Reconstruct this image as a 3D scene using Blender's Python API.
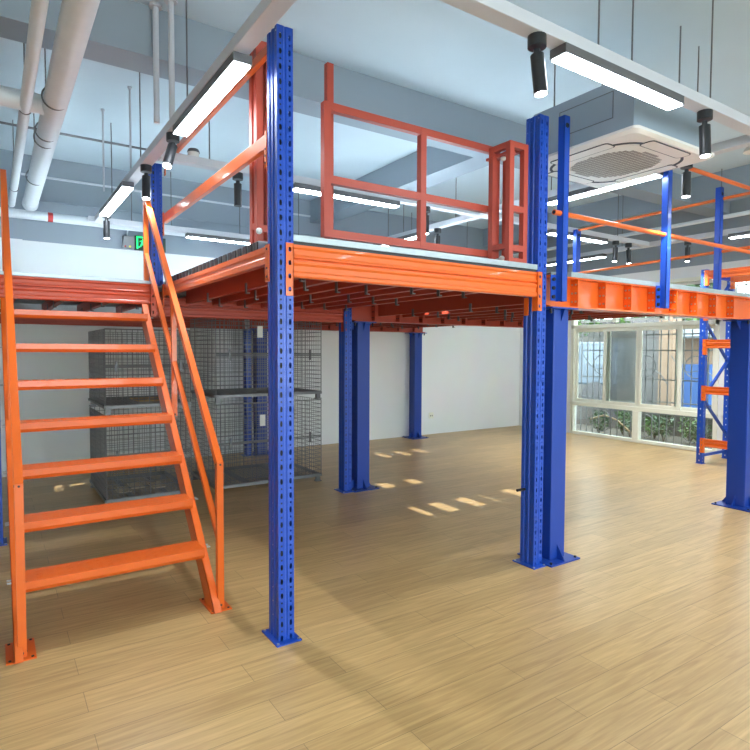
import bpy, bmesh, math, random
from mathutils import Vector, Matrix
random.seed(4)
R = math.radians
S = bpy.context.scene
for o in list(bpy.data.objects): bpy.data.objects.remove(o)
COL = S.collection

# ------------------------------------------------------------------ camera, world, exposure
F = 577.226; YAW, PIT, ROL = R(33.549), R(-2.414), R(0.218)
fw = Vector((math.cos(PIT)*math.sin(YAW), math.cos(PIT)*math.cos(YAW), math.sin(PIT)))
rt = Vector((math.cos(YAW), -math.sin(YAW), 0)); up = rt.cross(fw)
rt, up = math.cos(ROL)*rt + math.sin(ROL)*up, -math.sin(ROL)*rt + math.cos(ROL)*up
cam = bpy.data.cameras.new('camera'); cam.sensor_width = 36; cam.lens = F/750*36
cam.clip_start = .05; cam.clip_end = 200
co = bpy.data.objects.new('camera', cam); COL.objects.link(co)
M3 = Matrix((rt, up, -fw)).transposed(); M4 = M3.to_4x4(); M4.translation = Vector((-1.374, -3.088, 1.725))
co.matrix_world = M4; S.camera = co

w = bpy.data.worlds.new('sky'); S.world = w; w.use_nodes = True
nt = w.node_tree; nt.nodes.clear()
out = nt.nodes.new('ShaderNodeOutputWorld'); bg = nt.nodes.new('ShaderNodeBackground')
bg.inputs[0].default_value = (.86, .95, 1, 1); bg.inputs[1].default_value = 5.0
nt.links.new(bg.outputs[0], out.inputs[0])
S.view_settings.view_transform = 'Standard'; S.view_settings.look = 'None'
S.view_settings.gamma = 1; S.view_settings.use_curve_mapping = False
S.view_settings.exposure = 1.25
LAMP = 17.0          # radiance of the strip lamps
SPOT = 45.0         # watts of a track spot

# ------------------------------------------------------------------ materials
def newmat(n):
    m = bpy.data.materials.new(n); m.use_nodes = True
    return m, m.node_tree, m.node_tree.nodes['Principled BSDF']
def paint(n, col, rough=.4, metal=0, var=.06, scale=9, bump=0, coat=0):
    m, t, b = newmat(n); N, L = t.nodes, t.links
    tc = N.new('ShaderNodeTexCoord'); no = N.new('ShaderNodeTexNoise'); no.inputs['Scale'].default_value = scale
    no.inputs['Detail'].default_value = 4
    L.new(tc.outputs['Object'], no.inputs['Vector'])
    mx = N.new('ShaderNodeMix'); mx.data_type = 'RGBA'
    mx.inputs['A'].default_value = tuple(c*(1-var) for c in col)+(1,); mx.inputs['B'].default_value = tuple(min(1, c*(1+var)) for c in col)+(1,)
    L.new(no.outputs['Fac'], mx.inputs['Factor']); L.new(mx.outputs['Result'], b.inputs['Base Color'])
    b.inputs['Roughness'].default_value = rough; b.inputs['Metallic'].default_value = metal
    b.inputs['Coat Weight'].default_value = coat
    if bump:
        bp = N.new('ShaderNodeBump'); bp.inputs['Strength'].default_value = bump; bp.inputs['Distance'].default_value = .01
        L.new(no.outputs['Fac'], bp.inputs['Height']); L.new(bp.outputs[0], b.inputs['Normal'])
    return m
def emit(n, col, st):
    m, t, b = newmat(n); b.inputs['Base Color'].default_value = (*col, 1)
    b.inputs['Emission Color'].default_value = (*col, 1); b.inputs['Emission Strength'].default_value = st
    return m
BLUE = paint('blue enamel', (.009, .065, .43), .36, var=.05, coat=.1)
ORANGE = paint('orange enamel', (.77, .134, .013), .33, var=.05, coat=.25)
SHADEORANGE = paint('shaded orange enamel', (.44, .056, .026), .42, var=.08)  # the orange paint with under-deck shade mixed into its colour
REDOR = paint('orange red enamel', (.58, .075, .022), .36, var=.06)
GATE = paint('shaded matt orange enamel', (.43, .064, .038), .42, var=.06)  # same orange, dulled so the colour carries the gate's shade
GALV = paint('galvanised steel', (.46, .52, .55), .36, .75, var=.12, scale=25)
WIRE = paint('dull zinc wire', (.23, .235, .245), .5, .4, var=.1)
DARKGALV = paint('dark zinc steel', (.16, .16, .17), .5, .5)
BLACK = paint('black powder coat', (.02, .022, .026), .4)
BOLT = paint('zinc bolt', (.55, .55, .55), .35, .9)
DARKBOLT = paint('dark steel bolt', (.03, .03, .035), .45, .6)
CREAM = paint('cream aluminium', (.80, .81, .69), .42, var=.04)
WHITE = paint('white plastic', (.80, .78, .74), .42, var=.02)
OFFWHITE = paint('light grey plastic', (.62, .62, .6), .45, var=.02)
TRUNK = paint('pale grey enamel trunking', (.55, .56, .6), .45, var=.03)
CEIL = paint('grey ceiling paint', (.54, .64, .70), .75, var=.05, scale=2)
BEAM = paint('shaded grey beam paint', (.28, .33, .38), .75, var=.04, scale=2)  # ceiling grey darkened, the beams' shade is in the colour
ACGREY = paint('grey sheet metal casing', (.30, .37, .44), .5, var=.03)
PIPE = paint('white pipe paint', (.66, .70, .74), .5, var=.05)
RED = paint('red band', (.5, .02, .02), .5)
RUBBER = paint('dark hose', (.04, .045, .06), .5)
CARD = paint('brown cardboard', (.50, .33, .16), .85, var=.12)
PAPER = paint('white paper tag', (.75, .74, .7), .8)
BARK = paint('bark', (.1, .07, .045), .9)
LEAF = paint('green leaves', (.065, .15, .025), .6, var=.35, scale=3)
LEAF2 = paint('bluish green leaves', (.045, .10, .04), .6, var=.35, scale=3)
STEEL = paint('dull steel bars', (.16, .165, .17), .45, .4)
SOIL = paint('grey brown soil', (.045, .04, .03), .95, var=.35, scale=6)
CEMENT = paint('cement render', (.11, .11, .105), .9, var=.15, scale=3)
PEACH = paint('peach wall paint', (.26, .18, .12), .8)
BLUEGREY = paint('blue grey sheet metal', (.06, .09, .12), .5)
LAMPM = emit('lamp diffuser', (.84, .92, 1.0), LAMP)
SPOTM = emit('spot lens', (.95, .97, 1.0), 12)
GREENM = emit('green exit symbol', (.01, .75, .16), .9)
SIGNM = paint('dark green sign face', (.01, .045, .025), .4)

def grid_tile(n, col, mortar, sx, sy):
    m, t, b = newmat(n); N, L = t.nodes, t.links
    tc = N.new('ShaderNodeTexCoord'); mp = N.new('ShaderNodeMapping'); br = N.new('ShaderNodeTexBrick')
    mp.inputs['Rotation'].default_value = (R(90), 0, R(90))
    L.new(tc.outputs['Object'], mp.inputs[0]); L.new(mp.outputs[0], br.inputs['Vector'])
    br.offset = 0 if n.startswith('grey tile') else .5
    br.inputs['Color1'].default_value = (*col, 1); br.inputs['Color2'].default_value = tuple(c*.88 for c in col)+(1,)
    br.inputs['Mortar'].default_value = (*mortar, 1); br.inputs['Scale'].default_value = 1
    br.inputs['Mortar Size'].default_value = .008; br.inputs['Brick Width'].default_value = sx; br.inputs['Row Height'].default_value = sy
    L.new(br.outputs['Color'], b.inputs['Base Color']); b.inputs['Roughness'].default_value = .7
    return m
TILE = grid_tile('grey tile cladding', (.10, .10, .098), (.06, .06, .06), .3, .3)
BRICKM = grid_tile('grey kerb brick', (.075, .068, .06), (.05, .048, .045), .24, .09)

def twotone():
    m, t, b = newmat('two tone wall paint'); N, L = t.nodes, t.links
    g = N.new('ShaderNodeNewGeometry'); sp = N.new('ShaderNodeSeparateXYZ'); L.new(g.outputs['Position'], sp.inputs[0])
    c = N.new('ShaderNodeMath'); c.operation = 'GREATER_THAN'; c.inputs[1].default_value = 3.215; L.new(sp.outputs['Z'], c.inputs[0])
    no = N.new('ShaderNodeTexNoise'); no.inputs['Scale'].default_value = 1.5; L.new(g.outputs['Position'], no.inputs['Vector'])
    mx = N.new('ShaderNodeMix'); mx.data_type = 'RGBA'; mx.inputs['A'].default_value = (.84, .86, .86, 1); mx.inputs['B'].default_value = (.29, .34, .39, 1)
    L.new(c.outputs[0], mx.inputs['Factor'])
    m2 = N.new('ShaderNodeMix'); m2.data_type = 'RGBA'; m2.blend_type = 'MULTIPLY'; m2.inputs['Factor'].default_value = .12
    L.new(mx.outputs['Result'], m2.inputs['A']); L.new(no.outputs['Color'], m2.inputs['B'])
    L.new(m2.outputs['Result'], b.inputs['Base Color']); b.inputs['Roughness'].default_value = .7
    return m
WALL = twotone()

def woodfloor():
    m, t, b = newmat('light oak plank floor'); N, L = t.nodes, t.links
    tc = N.new('ShaderNodeTexCoord')
    br = N.new('ShaderNodeTexBrick'); br.offset = .37; br.inputs['Scale'].default_value = 1
    br.inputs['Brick Width'].default_value = 1.2; br.inputs['Row Height'].default_value = .19
    br.inputs['Mortar Size'].default_value = .0014; br.inputs['Bias'].default_value = 0
    br.inputs['Color1'].default_value = (.61, .42, .19, 1); br.inputs['Color2'].default_value = (.515, .35, .155, 1)
    br.inputs['Mortar'].default_value = (.26, .18, .08, 1)
    L.new(tc.outputs['Object'], br.inputs['Vector'])
    mp = N.new('ShaderNodeMapping'); mp.inputs['Scale'].default_value = (1.6, 26, 1); L.new(tc.outputs['Object'], mp.inputs[0])
    no = N.new('ShaderNodeTexNoise'); no.inputs['Scale'].default_value = 1.6; no.inputs['Detail'].default_value = 7; no.inputs['Distortion'].default_value = .8
    L.new(mp.outputs[0], no.inputs['Vector'])
    rp = N.new('ShaderNodeValToRGB'); rp.color_ramp.elements[0].position = .3; rp.color_ramp.elements[1].position = .75
    rp.color_ramp.elements[0].color = (.72, .66, .58, 1); rp.color_ramp.elements[1].color = (1.12, 1.1, 1.06, 1)
    L.new(no.outputs['Fac'], rp.inputs[0])
    mx = N.new('ShaderNodeMix'); mx.data_type = 'RGBA'; mx.blend_type = 'MULTIPLY'; mx.inputs['Factor'].default_value = .85
    L.new(br.outputs['Color'], mx.inputs['A']); L.new(rp.outputs[0], mx.inputs['B']); L.new(mx.outputs['Result'], b.inputs['Base Color'])
    b.inputs['Roughness'].default_value = .34; b.inputs['Specular IOR Level'].default_value = .45
    bp = N.new('ShaderNodeBump'); bp.inputs['Strength'].default_value = .05; bp.inputs['Distance'].default_value = .01
    L.new(no.outputs['Fac'], bp.inputs['Height']); L.new(bp.outputs[0], b.inputs['Normal'])
    return m
FLOOR = woodfloor()

def glass():
    m, t, b = newmat('window glass'); N, L = t.nodes, t.links
    N.remove(b); o = N['Material Output']
    tr = N.new('ShaderNodeBsdfTransparent'); tr.inputs[0].default_value = (.93, .96, .95, 1)
    gl = N.new('ShaderNodeBsdfGlossy'); gl.inputs['Roughness'].default_value = .03; gl.inputs[0].default_value = (.9, .95, .95, 1)
    fr = N.new('ShaderNodeFresnel'); fr.inputs[0].default_value = 1.45
    mx = N.new('ShaderNodeMixShader'); L.new(fr.outputs[0], mx.inputs[0]); L.new(tr.outputs[0], mx.inputs[1]); L.new(gl.outputs[0], mx.inputs[2])
    L.new(mx.outputs[0], o.inputs[0]); return m
GLASS = glass()
def meshglass():   # dusty insect screen
    m, t, b = newmat('grey insect screen'); N, L = t.nodes, t.links
    o = N['Material Output']; b.inputs['Base Color'].default_value = (.42, .43, .42, 1); b.inputs['Roughness'].default_value = .8
    tr = N.new('ShaderNodeBsdfTransparent'); mx = N.new('ShaderNodeMixShader'); mx.inputs[0].default_value = .45
    L.new(tr.outputs[0], mx.inputs[1]); L.new(b.outputs[0], mx.inputs[2]); L.new(mx.outputs[0], o.inputs[0]); return m
SCREEN = meshglass()

SHADEBLUE = paint('shaded blue enamel', (.006, .045, .31), .42, var=.05)  # post blue made darker, weaker light on the columns put into it

# ------------------------------------------------------------------ mesh helpers
ORG = {}
class MB:
    def __init__(s): s.v = []; s.f = []; s.sm = False
    def quad(s, *p):
        i = len(s.v); s.v += [tuple(q) for q in p]; s.f.append(tuple(range(i, i+len(p)))); return s
    def box(s, x0, x1, y0, y1, z0, z1):
        i = len(s.v)
        s.v += [(x0,y0,z0),(x1,y0,z0),(x1,y1,z0),(x0,y1,z0),(x0,y0,z1),(x1,y0,z1),(x1,y1,z1),(x0,y1,z1)]
        s.f += [tuple(i+k for k in q) for q in ((3,2,1,0),(4,5,6,7),(0,1,5,4),(1,2,6,5),(2,3,7,6),(3,0,4,7))]; return s
    def prism(s, pts, off):       # pts: planar polygon of 3-D points, off: extrusion vector
        i = len(s.v); n = len(pts); o = Vector(off)
        s.v += [tuple(p) for p in pts] + [tuple(Vector(p)+o) for p in pts]
        s.f.append(tuple(i+k for k in reversed(range(n)))); s.f.append(tuple(i+n+k for k in range(n)))
        for k in range(n): s.f.append((i+k, i+(k+1) % n, i+n+(k+1) % n, i+n+k))
        return s
    def bar(s, a, b, wd, hg, upv=(0,0,1), ctr=True):    # rectangular bar between two points
        a, b = Vector(a), Vector(b); d = (b-a).normalized(); u = Vector(upv)
        if abs(d.dot(u)) > .98: u = Vector((0,1,0))
        r = d.cross(u).normalized(); u = r.cross(d)
        c = [a+r*wd*i/2+u*hg*j/2 for i, j in ((-1,-1),(1,-1),(1,1),(-1,1))]
        return s.prism(c, b-a)
    def cyl(s, a, b, r, n=12, r2=None):
        a, b = Vector(a), Vector(b); d = (b-a).normalized(); r2 = r if r2 is None else r2
        u = Vector((0,0,1)) if abs(d.z) < .9 else Vector((1,0,0))
        p = d.cross(u).normalized(); q = d.cross(p); i = len(s.v)
        for c, rr in ((a, r), (b, r2)):
            for k in range(n):
                t = 2*math.pi*k/n; s.v.append(tuple(c+p*rr*math.cos(t)+q*rr*math.sin(t)))
        s.f.append(tuple(i+k for k in range(n))); s.f.append(tuple(i+n+k for k in reversed(range(n))))
        for k in range(n): s.f.append((i+(k+1) % n, i+k, i+n+k, i+n+(k+1) % n))
        return s
    def tube(s, pts, r, n=8):
        for a, b in zip(pts, pts[1:]): s.cyl(a, b, r, n)
        return s
    def ring(s, c, ax, R0, r, n=24):
        ax = Vector(ax).normalized(); u = Vector((0,0,1)) if abs(ax.z) < .9 else Vector((1,0,0))
        p = ax.cross(u).normalized(); q = ax.cross(p); c = Vector(c)
        pts = [c+p*R0*math.cos(2*math.pi*k/n)+q*R0*math.sin(2*math.pi*k/n) for k in range(n+1)]
        return s.tube(pts, r, 6)
    def sphere(s, c, r, n=10, sz=1):
        i = len(s.v); m = n//2
        for a in range(m+1):
            for k in range(n):
                t = math.pi*a/m; p = 2*math.pi*k/n
                s.v.append((c[0]+r*math.sin(t)*math.cos(p), c[1]+r*math.sin(t)*math.sin(p), c[2]+r*sz*math.cos(t)))
        for a in range(m):
            for k in range(n): s.f.append((i+a*n+k, i+(a+1)*n+k, i+(a+1)*n+(k+1) % n, i+a*n+(k+1) % n))
        return s
    def sheet(s, a, b, z0, z1, rows=(), pitch=.085, start=.06, rnd=True):
        """upright sheet strip from plan point a to b; rows = (u from a, hole width, hole height, pitch, offset)"""
        a, b = Vector((a[0], a[1], 0)), Vector((b[0], b[1], 0)); Lg = (b-a).length; d = (b-a)/Lg
        P = lambda u, z: tuple(a+d*u+Vector((0,0,z)))
        cur = 0.
        for (u, hw, hh, pt, off) in rows:
            m = hw*.5+.004
            s.quad(P(cur,z0), P(u-m,z0), P(u-m,z1), P(cur,z1)); cur = u+m
            z = z0; k = z0+off
            while k+hh/2+.004 < z1:
                zl, zh = k-hh/2-.003, k+hh/2+.003
                s.quad(P(u-m,z), P(u+m,z), P(u+m,zl), P(u-m,zl))
                oc = [(-m,zl),(0,zl),(m,zl),(m,k),(m,zh),(0,zh),(-m,zh),(-m,k)]
                ic = [(-.5*hw*.6,k-hh/2),(0,k-hh/2),(.5*hw*.6,k-hh/2),(hw/2,k),(.5*hw*.6,k+hh/2),(0,k+hh/2),(-.5*hw*.6,k+hh/2),(-hw/2,k)]
                for j in range(8):
                    j2 = (j+1) % 8
                    s.quad(P(u+oc[j][0],oc[j][1]), P(u+oc[j2][0],oc[j2][1]), P(u+ic[j2][0],ic[j2][1]), P(u+ic[j][0],ic[j][1]))
                z = zh; k += pt
            s.quad(P(u-m,z), P(u+m,z), P(u+m,z1), P(u-m,z1))
        s.quad(P(cur,z0), P(Lg,z0), P(Lg,z1), P(cur,z1)); return s
    def build(s, name, mat, parent=None, smooth=False, bevel=0):
        org = Vector((0,0,0))
        if parent is not None:
            p = parent
            while p.parent: p = p.parent
            org = ORG[p.as_pointer()]
        me = bpy.data.meshes.new(name)
        if parent is None and s.v:
            xs = [min(v[k] for v in s.v) for k in range(3)]; xe = [max(v[k] for v in s.v) for k in range(3)]
            org = Vector(((xs[0]+xe[0])/2, (xs[1]+xe[1])/2, xs[2]))
        me.from_pydata([tuple(Vector(v)-org) for v in s.v], [], s.f); me.update()
        bm = bmesh.new(); bm.from_mesh(me); bmesh.ops.remove_doubles(bm, verts=bm.verts, dist=1e-5)
        bmesh.ops.recalc_face_normals(bm, faces=bm.faces); bm.to_mesh(me); bm.free()
        if smooth:
            for pl in me.polygons: pl.use_smooth = True
            try: me.set_sharp_from_angle(angle=R(40))
            except Exception: pass
        me.materials.append(mat)
        o = bpy.data.objects.new(name, me); COL.objects.link(o)
        if parent is not None: o.parent = parent
        else: o.location = org; ORG[o.as_pointer()] = org
        if bevel:
            b = o.modifiers.new('bevel', 'BEVEL'); b.width = bevel; b.segments = 2; b.limit_method = 'ANGLE'; b.angle_limit = R(50)
        return o
def tag(o, label, cat, group=None):
    o['label'] = label; o['category'] = cat
    if group: o['group'] = group
    return o
def thing(name, loc, label, cat, group=None):
    o = bpy.data.objects.new(name, None); COL.objects.link(o); o.location = loc; ORG[o.as_pointer()] = Vector(loc)
    return tag(o, label, cat, group)
def struct(o): o['kind'] = 'structure'; return o
ORD = ['first','second','third','fourth','fifth','sixth','seventh','eighth','ninth','tenth','eleventh','twelfth','thirteenth','fourteenth','fifteenth','sixteenth','seventeenth','eighteenth','nineteenth','twentieth','twenty first','twenty second','twenty third','twenty fourth','twenty fifth','twenty sixth','twenty seventh']

# ------------------------------------------------------------------ room shell
ZC = 4.38; XL, XR, YF, YB = -6.0, 8.8, -7.5, 6.2
struct(MB().box(XL-.2, XR+.15, YF-.2, YB+.15, -.12, 0).build('floor', FLOOR))
struct(MB().box(XL-.2, XR+.2, YF-.2, YB+.2, ZC, ZC+.15).build('ceiling', CEIL))
struct(MB().box(XL-.2, XR+.2, YB, YB+.2, 0, ZC).build('wall_back', WALL))
struct(MB().box(XL-.2, XL, YF, YB, 0, ZC).build('wall_left', WALL))
struct(MB().box(XL-.2, XR+.2, YF-.2, YF, 3.0, ZC).box(XL-.2, XR+.2, YF-.2, YF, 0, .6).box(XL-.2, -5.0, YF-.2, YF, .6, 3.0).box(7.8, XR+.2, YF-.2, YF, .6, 3.0).box(1.2, 1.6, YF-.2, YF, .6, 3.0).build('wall_front', WALL))
mb = MB()
mb.box(XR, XR+.2, YF, YB, 3.02, ZC).box(XR, XR+.2, 4.77, YB, 0, 3.02)
mb.box(XR, XR+.2, 1.72, 1.80, 0, 3.02).box(XR, XR+.2, -1.5, -1.3, 0, 3.02).box(XR, XR+.2, YF, -4.6, 0, 3.02)
struct(mb.build('wall_right', WALL))
# pilaster at the left of the back wall and the concrete ceiling beams
struct(MB().box(-3.2, -1.0, YB-.06, YB, 0, ZC).build('trim_1', WALL))
struct(MB().box(XL, XR, 1.70, 2.02, 4.0, ZC).build('trim_2', BEAM))
struct(MB().box(3.39, 3.75, 2.02, YB, 4.0, ZC).build('trim_3', BEAM))
struct(MB().box(XL, XR, -3.6, -3.25, 4.0, ZC).build('trim_4', BEAM))
struct(MB().box(7.6, 7.95, 2.02, YB, 4.0, ZC).build('trim_5', BEAM))
struct(MB().box(7.6, 7.95, -3.25, 1.70, 4.0, ZC).build('trim_6', BEAM))

# ------------------------------------------------------------------ windows
def frame_rect(mb, x0, x1, y0, y1, z0, z1, wd):
    mb.box(x0, x1, y0, y0+wd, z0, z1).box(x0, x1, y1-wd, y1, z0, z1)
    mb.box(x0, x1, y0+wd, y1-wd, z0, z0+wd).box(x0, x1, y0+wd, y1-wd, z1-wd, z1)
def window(nm, y0, y1, lowsplit, sash, screen=None):
    root = bpy.data.objects.new(nm, None); COL.objects.link(root); root.location = (XR, (y0+y1)/2, 0); ORG[root.as_pointer()] = Vector(root.location)
    root['kind'] = 'structure'
    x0, x1 = XR-.02, XR+.10
    f = MB()
    frame_rect(f, x0, x1, y0, y1, 0, 3.02, .06)
    f.box(x0, x1, y0, y1, .60, .68).box(x0, x1, y0, y1, 2.19, 2.27)
    for q in lowsplit: f.box(x0, x1, q-.06, q+.06, .05, .60)
    mid = (y0+y1)/2
    nq = 3
    for k in range(1, nq): q = y0+(y1-y0)*k/nq; f.box(x0, x1, q-.04, q+.04, 2.30, 2.97)
    f.build('window_frame', CREAM, root, bevel=.006)
    ed = [y0+.06]+list(lowsplit)+[y1-.06]
    for a, b in zip(ed, ed[1:]): MB().box(XR+.04, XR+.046, a+.001, b-.001, .06, .60).build('pane', GLASS, root)
    for i, (a, b) in enumerate(sash):
        xx = XR+.0 if i in (1, 2) else XR+.045
        m = MB(); frame_rect(m, xx, xx+.04, a, b, .68, 2.19, .065); so = m.build('sash', CREAM, root, bevel=.004)
        MB().box(xx+.017, xx+.023, a+.06, b-.06, .74, 2.13).build('pane', GLASS, so)
        if i in (1, 2): MB().box(xx+.02, xx+.05, a+.012, a+.026, 1.25, 1.42).build('latch', DARKGALV, so)
    if screen is not None:
        a, b = sash[screen]; MB().box(XR+.088, XR+.09, a+.05, b-.03, .72, 2.13).build('insect_screen', SCREEN, root)
    for k in range(nq):          # awning lights tilted outwards
        a, b = y0+(y1-y0)*k/nq+.05, y0+(y1-y0)*(k+1)/nq-.05
        def tl(xa, z): t = (2.95-z); return xa+.05+t*.32
        m = MB()
        for (ya, yb, za, zb) in ((a, a+.045, 2.33, 2.95), (b-.045, b, 2.33, 2.95), (a, b, 2.33, 2.375), (a, b, 2.905, 2.95)):
            m.prism([(tl(XR, za), ya, za), (tl(XR, za)+.03, ya, za), (tl(XR, zb)+.03, ya, zb), (tl(XR, zb), ya, zb)], (0, yb-ya, 0))
        so = m.build('awning_sash', OFFWHITE, root)
        MB().prism([(tl(XR, 2.37)+.012, a+.04, 2.37), (tl(XR, 2.37)+.018, a+.04, 2.37), (tl(XR, 2.91)+.018, a+.04, 2.91), (tl(XR, 2.91)+.012, a+.04, 2.91)], (0, b-a-.08, 0)).build('pane', GLASS, so)
    return root
window('window_1', 1.80, 4.77, [3.285], [(1.86, 2.56), (2.44, 3.26), (3.24, 4.01), (3.89, 4.71)], 2)
window('window_2', -1.30, 1.72, [.2], [(-1.24, -.45), (-.55, .22), (.2, .98), (.88, 1.66)])
window('fill_window_3', -4.60, -1.50, [-3.0], [(-4.54, -3.75), (-3.85, -3.02), (-3.04, -2.3), (-2.4, -1.56)])  # unseen window continuing the row, added for more daylight

def front_fill_window(nm, x0, x1):
    f = MB(); n = 4; y0, y1 = YF-.12, YF-.04
    f.box(x0, x1, y0, y1, .6, .66).box(x0, x1, y0, y1, 2.94, 3.0).box(x0, x1, y0, y1, 2.2, 2.28)
    for k in range(n+1): q = x0+.03+(x1-x0-.06)*k/n; f.box(q-.03, q+.03, y0, y1, .66, 2.94)
    o = struct(f.build(nm, CREAM)); MB().box(x0+.01, x1-.01, YF-.083, YF-.077, .63, 2.97).build('pane', GLASS, o)
front_fill_window('fill_window_4', -5.0, 1.2); front_fill_window('fill_window_5', 1.6, 7.8)  # invented windows behind the camera, added as daylight fill

# ------------------------------------------------------------------ steel posts
def upright_mesh(x, y, z0, z1, wd=.10, dp=.07, flip=False):
    """omega section: holed front face with a shallow groove, dotted sides with a step, open back"""
    X = lambda u: x+u
    Y = (lambda v: y+dp-v) if flip else (lambda v: y+v)
    m = MB()
    big, pt = (.013, .030, .085), .085
    rowsA = [(.019, .013, .030, .085, .05)]; 
    def seg(a, b, rows=()): m.sheet((X(a[0]), Y(a[1])), (X(b[0]), Y(b[1])), z0, z1, rows)
    def holed(a, b):
        L = math.hypot(b[0]-a[0], b[1]-a[1]); n = L/2
        seg(a, b, [(n, .0135, .0125, .0425, .05)])
    # big and small holes alternate in each front row
    def frontrow(a, b):
        A, B = (X(a[0]), Y(a[1])), (X(b[0]), Y(b[1])); L = math.hypot(B[0]-A[0], B[1]-A[1])
        z = z0; k = 0
        while z < z1-1e-6:
            zt = min(z+.0425, z1)
            if zt-z > .04:
                hw, hh = ((.0175, .0325) if k % 2 == 0 else (.0115, .0115))
                m.sheet(A, B, z, zt, [(L/2, hw, hh, 9, .02125)])
            else: m.sheet(A, B, z, zt)
            z = zt; k += 1
    frontrow((0, 0), (.042, 0)); seg((.042, 0), (.045, .004)); seg((.045, .004), (.055, .004)); seg((.055, .004), (.058, 0)); frontrow((.058, 0), (.10, 0))
    for e, sg in ((0, 1), (.10, -1)):
        seg((e, 0), (e, .03), [(.015, .007, .008, .085, .05)])
        seg((e, .03), (e+.006*sg, .036)); seg((e+.006*sg, .036), (e+.006*sg, .056), [(.010, .006, .007, .085, .05)])
        seg((e+.006*sg, .056), (e, .062)); seg((e, .062), (e, .07)); seg((e, .07), (e+.022*sg, .07))
    return m
def upright_post(x, y, z0, z1, label, group=None, base=True, double=True, plate=None):
    t = thing('upright_post', (x+.05, y+.07, z0), label, 'post', group)
    upright_mesh(x, y, z0, z1).build('upright', BLUE, t)
    if double: upright_mesh(x, y+.0705, z0, z1, flip=True).build('upright', BLUE, t)
    if double: MB().box(x+.003, x+.097, y+.0701, y+.0704, z0+.01, z1-.004).build('hole_shade_sheet', BLACK, t)  # black sheet added so the post holes read dark
    if base:
        p = plate or (x-.03, x+.13, y-.045, y+.185)
        b = MB().box(p[0], p[1], p[2], p[3], 0.0, .008).build('base_plate', BLUE, t)
        for u in (p[0]+.014, p[1]-.014):
            for v in (p[2]+.016, p[3]-.016): MB().cyl((u, v, .008), (u, v, .014), .008, 8).build('anchor_bolt', BOLT, b)
    return t
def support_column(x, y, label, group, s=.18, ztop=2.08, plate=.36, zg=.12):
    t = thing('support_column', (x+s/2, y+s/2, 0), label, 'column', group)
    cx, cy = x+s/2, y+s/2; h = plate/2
    MB().box(x, x+s, y, y+s, .012, ztop-.012).build('shaft', SHADEBLUE, t, bevel=.008)
    bp = MB().box(cx-h, cx+h, cy-h, cy+h, 0, .012).build('base_plate', SHADEBLUE, t)
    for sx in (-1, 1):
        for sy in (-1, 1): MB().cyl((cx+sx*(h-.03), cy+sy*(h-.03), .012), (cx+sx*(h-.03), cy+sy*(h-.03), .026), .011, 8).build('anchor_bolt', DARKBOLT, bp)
    tp = MB().box(cx-h*.9, cx+h*.9, cy-h*.72, cy+h*.72, ztop-.012, ztop).build('top_plate', SHADEBLUE, t)
    for dx, dy in ((1,0),(-1,0),(0,1),(0,-1)):
        for z, k, par in ((.012, 1, bp), (ztop-.012, -1, tp)):
            e = (h-s/2)*.85; g = zg if k == 1 else .10
            if k == -1 and dy: e = min(e, h*.72-s/2-.005)
            a = Vector((cx+dx*s/2, cy+dy*s/2, z)); tv = Vector((-dy, dx, 0))*.004
            if e > .01: MB().prism([a-tv, a-tv+Vector((dx*e, dy*e, 0)), a-tv+Vector((0, 0, k*g))], tv*2).build('gusset', SHADEBLUE, par)
    for dx in (-1, 1): 
        MB().cyl((cx+dx*h*.72, cy-h*.5, ztop-.05), (cx+dx*h*.72, cy-h*.5, ztop-.012), .011, 8).build('bolt', DARKBOLT, tp)
    return t
upright_post(0, 0, 0, 3.565, 'tall blue perforated rack post in the middle foreground, right of the stairs')
upright_post(2.2, 0, 0, 3.563, 'blue perforated rack post under the right end of the front beam', plate=(2.16, 2.305, -.045, .185))
upright_post(2.17, 2.92, 0, 2.30, 'blue perforated rack post under the deck, right of the wire cages', plate=(2.13, 2.29, 2.875, 3.105))
upright_post(2.05, 5.85, 0, 2.06, 'blue perforated post standing by the back wall behind the wire cages', plate=(2.0, 2.155, 5.80, 6.03))
upright_post(-.10, 2.645, 2.345, 3.48, 'short blue perforated post on the deck at the top of the stairs', base=False)
upright_post(-1.425, 2.93, 0, 2.14, 'blue post at the left picture edge behind the left stair rail')
g = 'square blue support columns under the deck'
support_column(2.40, 0.0, 'blue square column right beside the perforated post at the front beam end', g)
support_column(2.36, 2.93, 'blue square column beside the perforated post right of the cages', g)
support_column(5.52, 5.90, 'blue square column standing alone close to the white back wall', g, plate=.38, s=.18)
support_column(5.49, -.10, 'wide blue square column at the right picture edge in front of the orange rack', g, s=.20, plate=.40)
support_column(2.23, 5.83, 'blue square column by the back wall behind the wire cages', g, plate=.30)

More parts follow.
